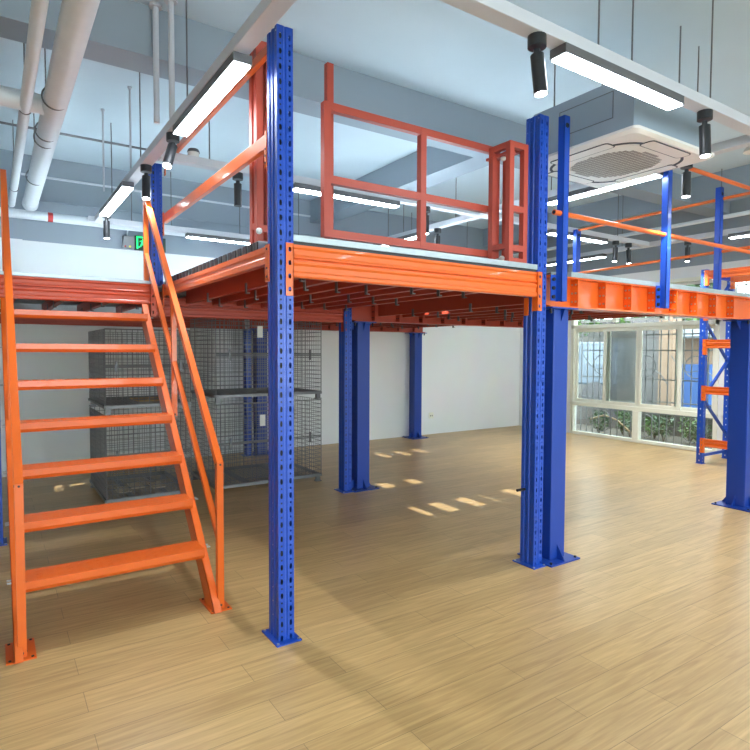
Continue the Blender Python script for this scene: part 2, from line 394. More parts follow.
# ------------------------------------------------------------------ beams of the platform
def rib_profile(h):
    """stepped box section in (depth, height): two bulged bands with a groove between"""
    return [(.006, 0), (0, h*.05), (0, h*.14), (.009, h*.20), (.009, h*.36), (0, h*.43), (0, h*.50), (.02, h*.53), (.02, h*.56), (.004, h*.60), (.004, h*.64), (.013, h*.70), (.013, h*.86), (.004, h*.92), (.004, h), (.05, h), (.05, 0)]
def box_beam_x(x0, x1, y, z0, z1, mat, label, group=None, conL=None, conR=None, cz=.11):
    t = thing('box_beam', ((x0+x1)/2, y+.025, z0), label, 'beam', group)
    MB().prism([(x0, y+d, z0+h) for d, h in rib_profile(z1-z0)], (x1-x0, 0, 0)).build('beam_body', mat, t)
    for c, d in ((conL, 1), (conR, -1)):
        if c is None: continue
        m = MB(); a, b = (c, c+.05) if d == 1 else (c-.05, c)
        zz0, zz1 = z0-cz, z1+.004; m.sheet((a, y-.006), (b, y-.006), zz0, zz1, [(.025, .021, .026, (zz1-zz0)/4, (zz1-zz0)/8)])
        e = b if d == 1 else a
        m.box(min(e, e-.005*d), max(e, e-.005*d), y-.006, y+.05, zz0, zz1)
        m.build('end_connector', mat, t)
    return t
def box_beam_y(y0, y1, x, z0, z1, mat, label, cons=True, group=None, dirx=-1):
    t = thing('box_beam', (x+.025, (y0+y1)/2, z0), label, 'beam', group)
    pr = [(x+d if dirx < 0 else x+.05-d, y0, z0+h) for d, h in [(0, 0), (0, .35*(z1-z0)), (.006, .42*(z1-z0)), (.006, .62*(z1-z0)), (.0, .7*(z1-z0)), (0, z1-z0), (.05, z1-z0), (.05, 0)]]
    MB().prism(pr, (0, y1-y0, 0)).build('beam_body', mat, t)
    if cons:
        for a, b in ((y0-.04, y0+.02), (y1-.02, y1+.03)):
            m = MB().box(x-.008, x-.002, a, b, z0-.11, z1+.006); c = m.build('end_connector', mat, t)
            for z in (z0-.08, z0-.03, z1-.02): MB().cyl((x-.012, (a+b)/2, z), (x-.007, (a+b)/2, z), .007, 8).build('bolt', DARKBOLT, c)
    return t
ZT = 2.343
box_beam_x(.10, 2.20, .0, 2.152, ZT, ORANGE, 'long orange stepped front beam between the two tall blue posts', conL=.05, conR=2.245)
box_beam_y(.14, 2.62, -.002, 2.24, ZT, ORANGE, 'orange beam running back from the tall middle post to the stair head')
box_beam_x(-3.4, -.12, 2.64, 2.152, ZT, REDOR, 'orange red deck beam behind the top of the stairs', conR=-.07)
box_beam_x(-.02, 2.17, 2.95, 2.062, 2.25, SHADEORANGE, 'dark orange cross beam under the deck, left of the square column', conR=2.215)
box_beam_x(-3.4, 2.05, 5.9, 2.062, 2.25, SHADEORANGE, 'dark orange beam under the deck above the back of the cages')
tag(MB().box(2.188, 2.198, .085, .128, 2.01, 2.152).build('beam_bracket', ORANGE), 'small orange bracket under the right end of the front beam, left of the post', 'bracket')

def i_beam(x0, x1, yc, z0, z1, mat, label, cleats, fl=.17):
    t = thing('i_beam', ((x0+x1)/2, yc, z0), label, 'beam', 'riveted I beams of the platform')
    m = MB().box(x0, x1, yc-fl/2, yc+fl/2, z0, z0+.012).box(x0, x1, yc-fl/2, yc+fl/2, z1-.012, z1).box(x0, x1, yc-.004, yc+.004, z0+.012, z1-.012)
    m.build('beam_body', mat, t)
    for c in cleats:
        p = MB().box(c, c+.008, yc-fl/2+.004, yc-.004, z0+.012, z1-.012).build('stiffener_plate', mat, t)
        b = MB()
        for yy in (yc-.06, yc-.025):
            for zz in (z0+.055, (z0+z1)/2, z1-.055): b.cyl((c-.007, yy, zz), (c, yy, zz), .009, 6)
        b.build('bolt', DARKBOLT if mat is SHADEORANGE else BOLT, p)
        MB().box(c, c+.008, yc+.004, yc+fl/2-.004, z0+.012, z1-.012).build('stiffener_plate', mat, t)
    return t
cl = [2.70+.378*k for k in range(8)]
i_beam(2.345, 5.95, .085, 2.085, 2.336, ORANGE, 'orange I beam with stiffener plates on the right front column', cl)
i_beam(2.33, 5.76, 3.02, 2.085, 2.336, SHADEORANGE, 'shaded orange bolted I beam under the deck behind the front beam', [2.62+.378*k for k in range(9)])
i_beam(2.17, 5.78, 5.99, 2.085, 2.336, SHADEORANGE, 'shaded orange bolted I beam over the column at the back wall', [2.5+.378*k for k in range(9)])
# end plate where the front I beam meets the post (bolts left of the first guard post)

# joists under the three fields of the deck
def joist(x, y0, y1, z0, z1, label, group, mat=SHADEORANGE):
    t = thing('deck_joist', (x, (y0+y1)/2, z0), label, 'joist', group)
    w_, k = .05, .003
    m = MB().sheet((x, y0), (x, y1), z0, z1, [])
    m = MB().box(x-k, x, y0, y1, z0, z1).box(x, x+w_, y0, y1, z0, z0+k).box(x, x+w_, y0, y1, z1-k, z1).box(x+w_-k, x+w_, y0, y1, z0, z0+.018).box(x+w_-k, x+w_, y0, y1, z1-.018, z1)
    m.build('channel', mat, t)
    n = max(2, int((y1-y0)/.75))
    for q in range(n):
        yy = y0+(q+.5+.25*((int(x*10)) % 3-1))*(y1-y0)/n
        MB().box(x-.012, x-.003, yy-.016, yy+.016, z0-.03, z0+.05).box(x-.012, x+.02, yy-.016, yy+.016, z0-.033, z0-.024).build('fixing_clip', DARKGALV, t)
    return t
n1 = 7
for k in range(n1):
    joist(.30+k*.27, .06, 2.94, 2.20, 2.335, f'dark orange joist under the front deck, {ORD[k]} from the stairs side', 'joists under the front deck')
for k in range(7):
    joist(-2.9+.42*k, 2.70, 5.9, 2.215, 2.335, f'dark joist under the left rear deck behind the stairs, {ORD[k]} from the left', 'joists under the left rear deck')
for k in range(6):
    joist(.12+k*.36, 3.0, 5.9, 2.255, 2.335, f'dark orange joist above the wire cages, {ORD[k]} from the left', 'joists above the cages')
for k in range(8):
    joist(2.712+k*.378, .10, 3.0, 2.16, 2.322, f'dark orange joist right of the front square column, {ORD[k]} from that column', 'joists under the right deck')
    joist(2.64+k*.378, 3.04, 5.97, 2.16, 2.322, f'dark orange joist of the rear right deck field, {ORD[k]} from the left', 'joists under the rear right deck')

# deck planks: folded galvanised steel, ends open, ribs below
ZD = 2.40
def plank(x0, x1, y0, y1, label, group, slots=()):
    y0 -= .0015; y1 += .0025
    m = MB(); zt, zb = ZD, 2.348; wd = y1-y0
    prof = [(0, zb), (0, zt), (1, zt), (1, zb)]
    sl = sorted([s for s in slots if y0+.02 < s[1] < y1-.02 and x0 < s[0] < x1])
    if not sl: m.box(x0, x1, y0, y1, zt-.003, zt)
    else:
        sy0 = min(s[1]-s[3]/2 for s in sl); sy1 = max(s[1]+s[3]/2 for s in sl); sy0 = max(sy0, y0+.012); sy1 = min(sy1, y1-.012)
        m.box(x0, x1, y0, sy0, zt-.003, zt).box(x0, x1, sy1, y1, zt-.003, zt); c = x0
        for s in sl: m.box(c, s[0]-s[2]/2, sy0, sy1, zt-.003, zt); c = s[0]+s[2]/2
        m.box(c, x1, sy0, sy1, zt-.003, zt)
    for q in ((.0, .52, .94) if not sl else (0, .94)):    # folded legs and lips
        a = y0+.003+q*wd
        m.box(x0, x1, a, a+.003, zb, zt-.003).box(x0, x1, a, a+min(.02, wd*.06), zb, zb+.003)
    pk = tag(m.build('deck_plank', GALV), label, 'deck plank', group)
    if x0 < .12 and x0 > 0:
        for q in (.05, .54): MB().box(x0-.006, x0-.001, y0+q*wd, y0+q*wd+.062, zb, zt-.004).build('end_closure', BLACK, pk)
L1, L2, L3, L4 = (2.92, 2.31), (.62, 2.31), (3.80, 3.16), (-.16, 4.77)
def light_slot_for(lamp, P, lz=3.09, sw=.036, sl=.09):
    k = (lz-ZD)/lz; return (lamp[0]+(P[0]-lamp[0])*k, lamp[1]+(P[1]-lamp[1])*k, sw, sl)
LIGHT_SLOTS = [light_slot_for(L1, p) for p in ((2.40, 1.72), (2.76, 1.70), (3.16, 1.70), (3.53, 1.72), (3.93, 1.75), (4.75, 1.50))]  # slots invented so the spots throw light patches on the floor
LIGHT_SLOTS += [light_slot_for(L1, p) for p in ((2.80, 3.02), (3.24, 3.02), (3.56, 3.05))]
LIGHT_SLOTS += [light_slot_for(L3, p) for p in ((3.96, 4.76), (4.37, 4.74), (4.76, 4.72))]
LIGHT_SLOTS += [light_slot_for(L4, p) for p in ((-.50, 4.96), (-.74, 4.97))] + [light_slot_for(L1, p) for p in ((.70, 3.08),)]
yy = .115; k = 0
while yy < 2.80:
    plank(.11 if yy < .2 else (.012 if yy < 2.4 else .06), 2.19, yy, yy+.187 if yy < 2.6 else 2.843, f'steel deck plank of the front field, {ORD[k]} back from the front beam', 'planks of the front deck', LIGHT_SLOTS)
    yy += .192; k += 1
yy = .20; k = 0
while yy < 2.80:
    plank(2.60 if yy < .21 else 2.20, 5.76, yy, min(yy+.187, 2.843), f'steel deck plank of the right field, {ORD[k]} back from the front edge', 'planks of the right deck', LIGHT_SLOTS)
    yy += .192; k += 1
yy = 2.85; k = 0
while yy < 6.0:
    plank(-3.4, 5.76, yy, yy+.187, f'long steel deck plank of the rear deck, {ORD[k]} back from the stair head', 'planks of the rear deck', LIGHT_SLOTS)
    yy += .192; k += 1
tag(MB().box(.10, .95, -.002, .107, 2.363, 2.398).build('edge_trim', GALV), 'silver edge channel on the front beam beside the tall middle post', 'edge trim', 'silver deck edge channels')
tag(MB().box(.105, 2.19, .008, .1, 2.3435, 2.363).build('edge_shade_strip', BLACK), 'thin black shade strip between the front beam and the silver edge channel', 'shade strip')  # black strip stands in for the shade in the gap
tag(MB().box(.95, 2.195, .0, .107, 2.363, 2.402).build('edge_trim', GALV), 'silver edge channel on the front beam below the orange gate, ending at the right post', 'edge trim', 'silver deck edge channels')
tag(MB().box(2.60, 5.95, -.005, .19, 2.337, 2.378).build('edge_trim', GALV), 'long silver edge channel on the right I beam, between the guard posts', 'edge trim', 'silver deck edge channels')
tag(MB().box(-3.4, -.11, 2.637, 2.84, 2.346, 2.372).build('edge_trim', GALV), 'silver edge channel on the deck beam at the stair head', 'edge trim', 'silver deck edge channels')

# ------------------------------------------------------------------ staircase
st = thing('staircase', (-.70, 1.6, 0), 'steep orange steel staircase with handrails leading up to the deck', 'staircase')
fl = lambda y: .565+1.04*(y-1.105)
for (xa, xb, xo) in ((-1.307, -1.264, -1.307), (-.20, -.150, -.150)):
    dy = .185; yb = 1.105-.565/1.04; yt = 2.632; zt = fl(yt)
    m = MB()
    def strip(o0, o1, x0, x1):       # band of the stringer between two offsets behind the front edge
        m.prism([(x0, yb+o0, .008), (x0, yb+o1, .008), (x0, yt, fl(yt-o1)), (x0, yt, fl(yt-o0))], (x1-x0, 0, 0))
    web = xa
    strip(0, dy, web, web+.005); strip(0, .008, xa, xb); strip(dy-.008, dy, xa, xb)
    m.build('stringer', ORANGE, st)
for k in range(7):
    y = .756+.27*k; z = .38+.278*k
    m = MB().box(-1.285 if k > 9 else -1.24, -.20, y, y+.215, z-.004, z).box(-1.24, -.20, y, y+.004, z-.042, z-.004).prism([(-1.24, y, z-.042), (-1.24, y+.004, z-.042), (-1.24, y+.022, z-.064), (-1.24, y+.018, z-.066)], (1.04, 0, 0)).box(-1.24, -.20, y+.211, y+.215, z-.05, z-.004)
    m.box(-1.264, -1.24, y+.12, y+.2, z-.05, z)
    m.box(-.204, -.20, y+.01, y+.2, z-.05, z-.004)
    for a in range(18):              # chequer pattern raised on the tread
        for b in range(3):
            cx, cy = -1.165+a*.055, y+.045+b*.055
            m.prism([(cx-.014, cy-.003, z), (cx+.014, cy+.010, z), (cx+.012, cy+.014, z), (cx-.016, cy+.001, z)], (0, 0, .0015))
    tr = m.build('tread', ORANGE, st)
    for sx, d in ((-1.307, -1), (-.150, 1)):
        for q in (.12, .17):
            yq = y+q; MB().cyl((sx, yq, z-.03), (sx+.022*d, yq, z-.03), .006, 8).build('bolt', BOLT, tr)
def sq(m, a, b, s=.043): m.bar(a, b, s, s); return m
for xc, tops in ((-.136, 3.2), (-1.266, 3.24)):
    m = MB(); rl = lambda y: .985+1.062*(y-.64)
    m.prism([(xc-.0215, .618, .94), (xc-.0215, .618, .985), (xc-.0215, 2.74, rl(2.74)+.02), (xc-.0215, 2.74, rl(2.74)-.04), (xc-.0215, .66, .955), (xc-.0215, .66, .94)], (.043, 0, 0))
    h = m.build('handrail', ORANGE, st)
    m = MB().prism([(xc-.018, .665, .46), (xc-.018, .665, .51), (xc-.018, 2.70, 2.64), (xc-.018, 2.70, 2.59)], (.036, 0, 0)); m.build('mid_rail', ORANGE, st)
    MB().box(xc-.0215, xc+.0215, .622, .662, .008, .955).build('rail_post', ORANGE, st)
    MB().box(xc-.019, xc+.019, 1.735, 1.773, 1.17, rl(1.755)-.03).build('rail_post', ORANGE, st)
    MB().box(xc-.0215, xc+.0215, 2.699, 2.742, 2.0 if xc > -.5 else 2.30, rl(2.72)-.02).build('rail_post', ORANGE, st)
    for (yy_, zz_) in ((.64, .97), (.64, .03), (1.754, 1.20), (2.72, 2.28)):
        MB().cyl((xc-.024, yy_-.001, zz_), (xc+.024, yy_-.001, zz_), .007, 8).build('bolt', DARKBOLT, h)
        MB().cyl((xc, yy_-.023, zz_), (xc, yy_-.018, zz_), .007, 8).build('bolt', DARKBOLT, h)
for a, b in ((-1.345, -1.20), (-.215, -.075)):
    bp_ = MB().box(a, b, .585, .845, 0, .008).build('base_plate', ORANGE, st)
    for u in (a+.018, b-.018):
        for v in (.605, .825): MB().cyl((u, v, .008), (u, v, .012), .008, 8).build('anchor_bolt', DARKBOLT, bp_)

# ------------------------------------------------------------------ guard posts and rails
def guard_post(x, y, z0, z1, label, sx=.065, sy=.06, bracket=True):
    t = thing('guard_post', (x, y, z0), label, 'post', 'blue guard posts along the deck edge')
    m = MB()     # open channel folded from sheet
    m.box(x-sx/2, x+sx/2, y-sy/2, y-sy/2+.004, z0, z1).box(x-sx/2, x-sx/2+.004, y-sy/2, y+sy/2, z0, z1).box(x+sx/2-.004, x+sx/2, y-sy/2, y+sy/2, z0, z1)
    m.box(x-sx/2, x+sx/2, y-sy/2, y+sy/2, z1-.003, z1)
    m.build('channel', BLUE, t)
    MB().ring((x, y-sy/2-.001, z1-.075), (0, 1, 0), .016, .004, 14).cyl((x, y-sy/2-.001, z1-.075), (x, y-sy/2+.001, z1-.075), .014, 14).build('rail_hole', DARKBOLT, t)
    if bracket:
        b = MB().box(x-sx/2-.065, x-sx/2, y+sy/2-.006, y+sy/2, z0+.005, z0+.21).build('foot_bracket', BLUE, t)
        for z in (.035, .105, .175): MB().cyl((x-sx/2-.04, y+sy/2-.022, z0+z), (x-sx/2-.04, y+sy/2-.006, z0+z), .015, 8).build('bolt', DARKBOLT, b)
    return t
guard_post(2.44, -.035, 2.125, 3.58, 'blue guard post bolted to the I beam just right of the front right post')
guard_post(3.925, -.035, 2.135, 3.58, 'blue guard post bolted to the I beam below the air conditioner, right side')
guard_post(5.52, .27, 2.40, 3.58, 'blue guard post near the right picture edge where the side rails meet', bracket=False, sx=.06)
guard_post(5.55, 2.20, 2.40, 3.44, 'farthest small blue guard post seen behind the deck edge', bracket=False, sx=.09)
def rail(a, b, label, r=.021, ends=True):
    t = thing('guard_rail', tuple((Vector(a)+Vector(b))/2), label, 'rail', 'orange tubular guard rails')
    MB().cyl(a, b, r, 16).build('tube', ORANGE, t, smooth=True)
    d = (Vector(b)-Vector(a)).normalized()
    MB().cyl(Vector(a)-d*.002, Vector(a), r*.7, 12).build('open_end', DARKBOLT, t)
    return t
rail((2.335, -.035, 2.82), (5.95, -.035, 2.82), 'orange mid height tube rail along the front deck edge on the right')
rail((3.90, -.035, 3.505), (5.95, -.035, 3.505), 'orange top tube rail right of the air conditioner')
rail((5.55, 2.235, 3.43), (5.55, -.05, 3.46), 'orange upper tube rail running back along the far deck side', r=.018)
rail((5.55, 3.6, 2.80), (5.55, -.05, 2.87), 'orange lower tube rail running back along the far deck side', r=.018)
def brail(z0, z1, label, x0=.005):
    t = thing('guard_rail', (.03, 1.4, z0), label, 'rail', 'orange box rails between the posts left of the tall middle post')
    MB().box(x0, x0+.035, .146, 2.642, z0, z1).build('rail_bar', ORANGE, t, bevel=.004)
    for a, b in ((2.60, 2.642), (.146, .18)):
        c = MB().box(x0-.008, x0-.001, a, b, z0-.12, z1+.01).build('end_connector', ORANGE, t)
        for z in (z0-.09, z0-.05, z0-.01): MB().cyl((x0-.012, (a+b)/2, z), (x0-.008, (a+b)/2, z), .006, 8).build('bolt', DARKBOLT, c)
brail(2.925, 3.01, 'orange mid guard rail between tall middle post and stair head post')
brail(3.49, 3.545, 'orange top guard rail seen beside the bright left ceiling lamp', .025)

# ------------------------------------------------------------------ pallet gate on the deck
gt = thing('pallet_gate', (1.2, .3, ZD), 'orange red steel swing gate with square openings standing on the front deck', 'gate')
yg = .33; tb = .045
def vb(m, x, y, z0, z1, s=tb): m.box(x-s/2, x+s/2, y-s/2, y+s/2, z0, z1)
m = MB()
for x in (.495, 1.30, 2.055): vb(m, x, yg, 2.48, 3.36 if x < 2 else 3.35, .05)
for z in (2.505, 2.86, 3.335): m.box(.52, 2.03, yg-.0225, yg+.0225, z-.026, z+.026)
m.build('gate_panel', GATE, gt)
for xs, nm in (((1.965, 2.12), 'right'), ((.10, .17), 'left')):
    m = MB(); top = 3.33 if nm == 'right' else 3.72
    for x in xs:
        vb(m, x, .085 if nm == 'right' else .52, ZD, top, .045); 
        yr = .268 if nm == 'right' else .60; vb(m, x, yr, ZD, top, .045)
        y0 = .107 if nm == 'right' else .542
        m.box(x-.022, x+.022, y0, yr-.022, top-.045, top).box(x-.022, x+.022, y0, yr-.022, 2.52, 2.56)
    for z in (top-.045, 2.80, 2.50, 2.40): 
        if nm == 'right' or z != 2.80:
            m.box(xs[0]+.02, xs[1]-.02, (.0625 if nm == 'right' else .498), (.1075 if nm == 'right' else .542), z, z+.045)
    m.build('side_frame', GATE, gt)
m = MB().box(.60, .65, .50, .545, ZD, 3.72).build('gate_stop_post', GATE, gt)
for p in ((2.01, .20, 2.46), (.09, .49, 2.50), (2.01, .2, 3.24)): MB().sphere(p, .022, 10).build('pivot_knob', PAPER, gt, smooth=True)
MB().box(1.97, 2.04, .19, .34, 2.42, 2.44).box(1.97, 2.04, .10, .35, 3.25, 3.27).build('pivot_arm', GATE, gt)

# ------------------------------------------------------------------ wire cages
def wires(m, o, u, v, nu, nv, r=.0034):
    o, u, v = Vector(o), Vector(u), Vector(v)
    for k in range(nu+1): p = o+u*(k/nu); m.cyl(p, p+v, r, 4)
    for k in range(nv+1): p = o+v*(k/nv); m.cyl(p, p+u, r, 4)
def cage(x0, x1, y0, y1, zb, label, tagp=False, frame_z=.10, h=1.01):
    t = thing('wire_cage', ((x0+x1)/2, (y0+y1)/2, zb), label, 'cage', 'stacked wire mesh cages')
    za, zt = zb+frame_z, zb+h; X, Y, Z = x1-x0, y1-y0, zt-za
    nx, ny, nz = round(X/.055), round(Y/.055), round(Z/.055)
    for nm, o, u, v, a, b in (('front_panel', (x0,y0,za), (X,0,0), (0,0,Z), nx, nz), ('back_panel', (x0,y1,za), (X,0,0), (0,0,Z), nx, nz),
                              ('side_panel', (x0,y0,za), (0,Y,0), (0,0,Z), ny, nz), ('side_panel', (x1,y0,za), (0,Y,0), (0,0,Z), ny, nz),
                              ('base_panel', (x0,y0,za), (X,0,0), (0,Y,0), nx, ny)):
        m = MB(); wires(m, o, u, v, a, b); pn = m.build(nm, WIRE, t)
        if nm == 'front_panel':     # hinged half door and its stiff wires
            m = MB()
            for z in (za, za+Z*.5, za+Z*.52, zt): m.cyl((x0, y0-.006, z), (x1, y0-.006, z), .008, 6)
            for q in (0, .5, 1): m.cyl((x0+X*q, y0-.006, za), (x0+X*q, y0-.006, zt), .006, 6)
            m.build('door_frame', WIRE, pn)
            for q in (.12, .88): MB().box(x0+X*q-.012, x0+X*q+.012, y0-.022, y0-.01, za+Z*.44, za+Z*.58).build('door_latch', DARKGALV, pn)
    m = MB()
    for (a, b) in (((x0,y0),(x1,y0)), ((x0,y1),(x1,y1)), ((x0,y0),(x0,y1)), ((x1,y0),(x1,y1))): m.bar((*a, za-.018), (*b, za-.018), .034, .03)
    for q in (.3, .7): m.bar((x0+X*q, y0, za-.018), (x0+X*q, y1, za-.018), .05, .026)
    m.build('base_frame', WIRE, t)
    for cx, cy in ((x0+.03, y0+.03), (x1-.03, y0+.03), (x0+.03, y1-.03), (x1-.03, y1-.03)):
        m = MB().box(cx-.026, cx+.026, cy-.026, cy+.026, zb+.012, za-.033).box(cx-.038, cx+.038, cy-.038, cy+.038, zb, zb+.012)
        m.build('leg', WIRE, t)
    if tagp: MB().box(x0+tagp-.035, x0+tagp+.035, y0-.016, y0-.012, zb+.79, zb+.93).build('label_plate', PAPER, t)
    return t
cage(-.37, .53, 3.66, 4.88, 0, 'wire mesh cage on the floor seen through the stair treads')
cage(-.37, .53, 3.66, 4.88, 1.021, 'upper wire mesh cage of the stack seen through the stair treads', h=.925)
cage(.82, 2.22, 3.62, 4.64, 0, 'wire mesh cage on the floor behind the tall middle post, with white tag', tagp=.58, h=1.08)
cage(.82, 2.22, 3.62, 4.64, 1.091, 'upper wire mesh cage of the stack behind the tall middle post', tagp=.55, h=1.035)
tag(MB().box(.02, .40, 3.95, 4.45, 1.126, 1.138).build('cardboard_sheet', CARD), 'brown cardboard sheet lying in the upper cage behind the stairs', 'cardboard')
for k, (x, y) in enumerate(((-.22, 3.85), (-.05, 4.0), (.16, 3.9))):
    tag(MB().box(x, x+.14, y, y+.30, .108, .120).build('wooden_slat', paint('pale wood', (.55, .47, .36), .7)), f'pale slat lying on the floor of the lower cage behind the stairs, {ORD[k]} from left', 'slat', 'slats in the lower cage')

# ------------------------------------------------------------------ ceiling: trunking, lamps, spots
ZL = 3.35
def trunk(a, b, label):
    a, b = Vector(a), Vector(b); t = thing('cable_trunking', tuple((a+b)/2), label, 'trunking', 'lighting trunking under the ceiling')
    MB().bar(a, b, .10, .07).build('channel', TRUNK, t, bevel=.004)
    n = max(1, int((b-a).length/1.7)); m = 0
    for k in range(n+1):
        p = a+(b-a)*((k+.35)/(n+1))
        if 1.66 < p.y < 2.06 or (3.35 < p.x < 3.79 and p.y > 2.02) or (7.56 < p.x < 7.99): ztop = 4.0
        else: ztop = ZC
        if -0.65 < p.y < .5 and 2.5 < p.x < 3.6: continue
        MB().cyl((p.x, p.y, 3.486), (p.x, p.y, ztop-.002), .006, 6).build('hanger_rod', DARKGALV, t)
    return t
ZTK = 3.45
trunk((-.16, YF+.3, ZTK), (-.16, 5.38, ZTK), 'pale trunking running away from the camera over the stairs side')
trunk((3.80, YF+.3, ZTK), (3.80, 5.38, ZTK), 'pale trunking running back past the air conditioner on its right side')
trunk((7.50, YF+.3, ZTK), (7.50, 5.38, ZTK), 'far right pale trunking running along the window wall')
trunk((-.10, 2.31, ZTK), (3.74, 2.31, ZTK), 'pale trunking crossing the picture behind the orange gate')
trunk((3.86, 2.31, ZTK), (7.44, 2.31, ZTK), 'pale trunking crossing behind the blue guard posts on the right')
trunk((-.28, 5.44, ZTK), (7.44, 5.44, ZTK), 'pale trunking crossing in front of the back wall')
trunk((-.10, -.92, ZTK), (3.74, -.92, ZTK), 'pale trunking in front of the air conditioner')
trunk((3.86, -.92, ZTK), (7.44, -.92, ZTK), 'pale trunking at the top right picture edge')
def lamp(c, ax, ln, label, wd=.11):
    c = Vector(c); d = Vector(ax); s = Vector((abs(d.y), abs(d.x), 0))
    t = thing('strip_lamp', (c.x, c.y, ZL), label, 'ceiling lamp', 'linear ceiling lamps')
    a, b = c-d*ln/2, c+d*ln/2
    MB().bar((a.x, a.y, ZL+.036), (b.x, b.y, ZL+.036), wd, .052).build('housing', DARKGALV, t)
    MB().bar((a.x+d.x*.012, a.y+d.y*.012, ZL+.005), (b.x-d.x*.012, b.y-d.y*.012, ZL+.005), wd-.012, .0096).build('diffuser', LAMPM, t)
X_, Y_ = (1, 0), (0, 1)
def L(cx, cy, ax, ln, label): lamp((cx, cy, 0), (*ax, 0), ln, label)
L(-.15, .79, Y_, 1.32, 'bright strip lamp at the top left beside the orange top guard rail')
L(-.20, 3.93, Y_, 1.5, 'bright strip lamp at the far left above the stair rails')
L(1.85, 2.31, X_, 1.3, 'strip lamp seen through the left opening of the orange gate')
L(1.62, 5.44, X_, 1.24, 'strip lamp by the back wall left of the tall middle post')
L(3.81, .62, Y_, 1.3, 'strip lamp just below the air conditioner grille, running back')
L(5.72, 2.31, X_, 1.25, 'upper strip lamp behind the first blue guard post on the right')
L(7.47, 3.72, Y_, 1.25, 'lower strip lamp behind the first blue guard post, near the deck')
L(1.87, -.92, X_, 1.2, 'bright strip lamp in front of the air conditioner at the top')
L(7.50, .45, Y_, 1.25, 'strip lamp at the right picture edge behind the third guard post')
L(3.75, 4.05, Y_, 1.2, 'small distant strip lamp seen low through the middle of the gate')
for cx, cy, ax, w_ in ((-.16, -2.2, Y_, 'over the left aisle'), (-.16, -5.0, Y_, 'farther back over the left aisle'), (3.80, -2.6, Y_, 'over the right aisle'), (3.80, -5.2, Y_, 'farther back over the right aisle'), (7.5, -2.4, Y_, 'by the windows'), (5.6, -.92, X_, 'between the right trunkings'), (7.5, -5.2, Y_, 'by the last window')):  # unseen lamps added to brighten the room
    L(cx, cy, ax, 1.3, f'added fill strip lamp out of view {w_}')

def spot(x, y, label, tilt=(0, 0), z=3.415, light=True, power=SPOT, lit=True, soft=.008):
    t = thing('track_spotlight', (x, y, z), label, 'spotlight', 'black track spotlights')
    MB().cyl((x, y, z-.06), (x, y, z), .05, 16).build('adapter', BLACK, t, smooth=True)
    d = Vector((tilt[0], tilt[1], -1)).normalized(); a = Vector((x, y, z-.085))
    o = a+Vector((.0, 0, 0))
    MB().cyl((x, y, z-.10), (x, y, z-.07), .018, 10).build('pivot', BLACK, t)
    p0 = o+d*.015; p1 = o+d*.225
    h = MB().cyl(p0, p1, .037, 18).build('lamp_head', BLACK, t, smooth=True)
    if lit: MB().cyl(p1, p1+d*.004, .031, 16).build('lens', SPOTM, h)
    if light:
        l = bpy.data.lights.new('spot_bulb', 'SPOT'); l.energy = power; l.shadow_soft_size = soft; l.spot_size = R(110); l.spot_blend = .6; l.color = (.97, .98, 1)
        lo = bpy.data.objects.new('spot_bulb', l); COL.objects.link(lo); lo.parent = t
        lo.location = (p1+d*.012)-Vector((x, y, z)); lo.rotation_euler = d.to_track_quat('-Z', 'Y').to_euler()
    return t
spot(-.16, 1.62, 'tilted lit spotlight right of the short blue stair head post', (-.35, -.45))
spot(-.16, 2.56, 'lit spotlight just left of the short blue stair head post', (-.05, -.15), power=SPOT*.4)
spot(-.16, 4.77, 'dark spotlight at the far left end lamp above the stair opening', power=SPOT*6)
spot(.62, 2.31, 'dark spotlight between stair head post and tall middle post', light=False, lit=False)
spot(2.92, 2.31, 'dark spotlight seen through the middle bars of the gate', power=SPOT*6)
spot(3.80, 3.16, 'dark spotlight low between gate middle bar and gate end', power=SPOT*6)
spot(2.84, -.92, 'large lit spotlight right of the air conditioner', (.0, -.05), power=SPOT*.3, soft=.04)
spot(3.80, -.28, 'black spotlight hanging just below the right corner of the air conditioner')
spot(6.62, 2.31, 'black spotlight between the two front guard posts', (-.08, 0))
spot(6.95, 2.31, 'black spotlight close behind another, left of the second guard post', (.08, 0))
spot(7.50, 1.68, 'black spotlight right of the second guard post')
for cx, cy, w_ in ((-.16, -1.15, 'over the left aisle behind the camera'), (1.1, -.92, 'left of the bright strip lamp before the air conditioner'), (4.6, -.92, 'over the right aisle')):  # extra spotlights added for fill light
    spot(cx, cy, f'added black fill spotlight {w_}', (.05, -.1), power=SPOT*.25, soft=.04)

# ------------------------------------------------------------------ air conditioner
ac = thing('ceiling_air_conditioner', (3.06, -.09, 3.35), 'large white ceiling cassette air conditioner hanging above the deck edge', 'air conditioner')
ax0, ax1, ay0, ay1 = 2.53, 3.67, -.60, .52
def rrect(x0, x1, y0, y1, r, z, n=6):
    pts = []
    for cx, cy, a0 in ((x1-r, y1-r, 0), (x0+r, y1-r, 90), (x0+r, y0+r, 180), (x1-r, y0+r, 270)):
        for k in range(n+1): t = R(a0+90*k/n); pts.append((cx+r*math.cos(t), cy+r*math.sin(t), z))
    return pts
m = MB(); A = rrect(ax0+.0, ax1, ay0, ay1, .05, 3.345); B = rrect(ax0+.03, ax1-.03, ay0+.03, ay1-.03, .06, 3.325); Cc = rrect(ax0, ax1, ay0, ay1, .05, 3.365)
n = len(A)
m.quad(*B); m.quad(*Cc)
for P_, Q_ in ((B, A), (A, Cc)):
    for k in range(n): m.quad(P_[k], P_[(k+1) % n], Q_[(k+1) % n], Q_[k])
m.build('panel', WHITE, ac, bevel=0)
bx0, bx1, by0, by1 = 2.60, 3.54, -.53, .42
body = MB().box(bx0, bx1, by0, by1, 3.366, 3.78).build('body', ACGREY, ac)
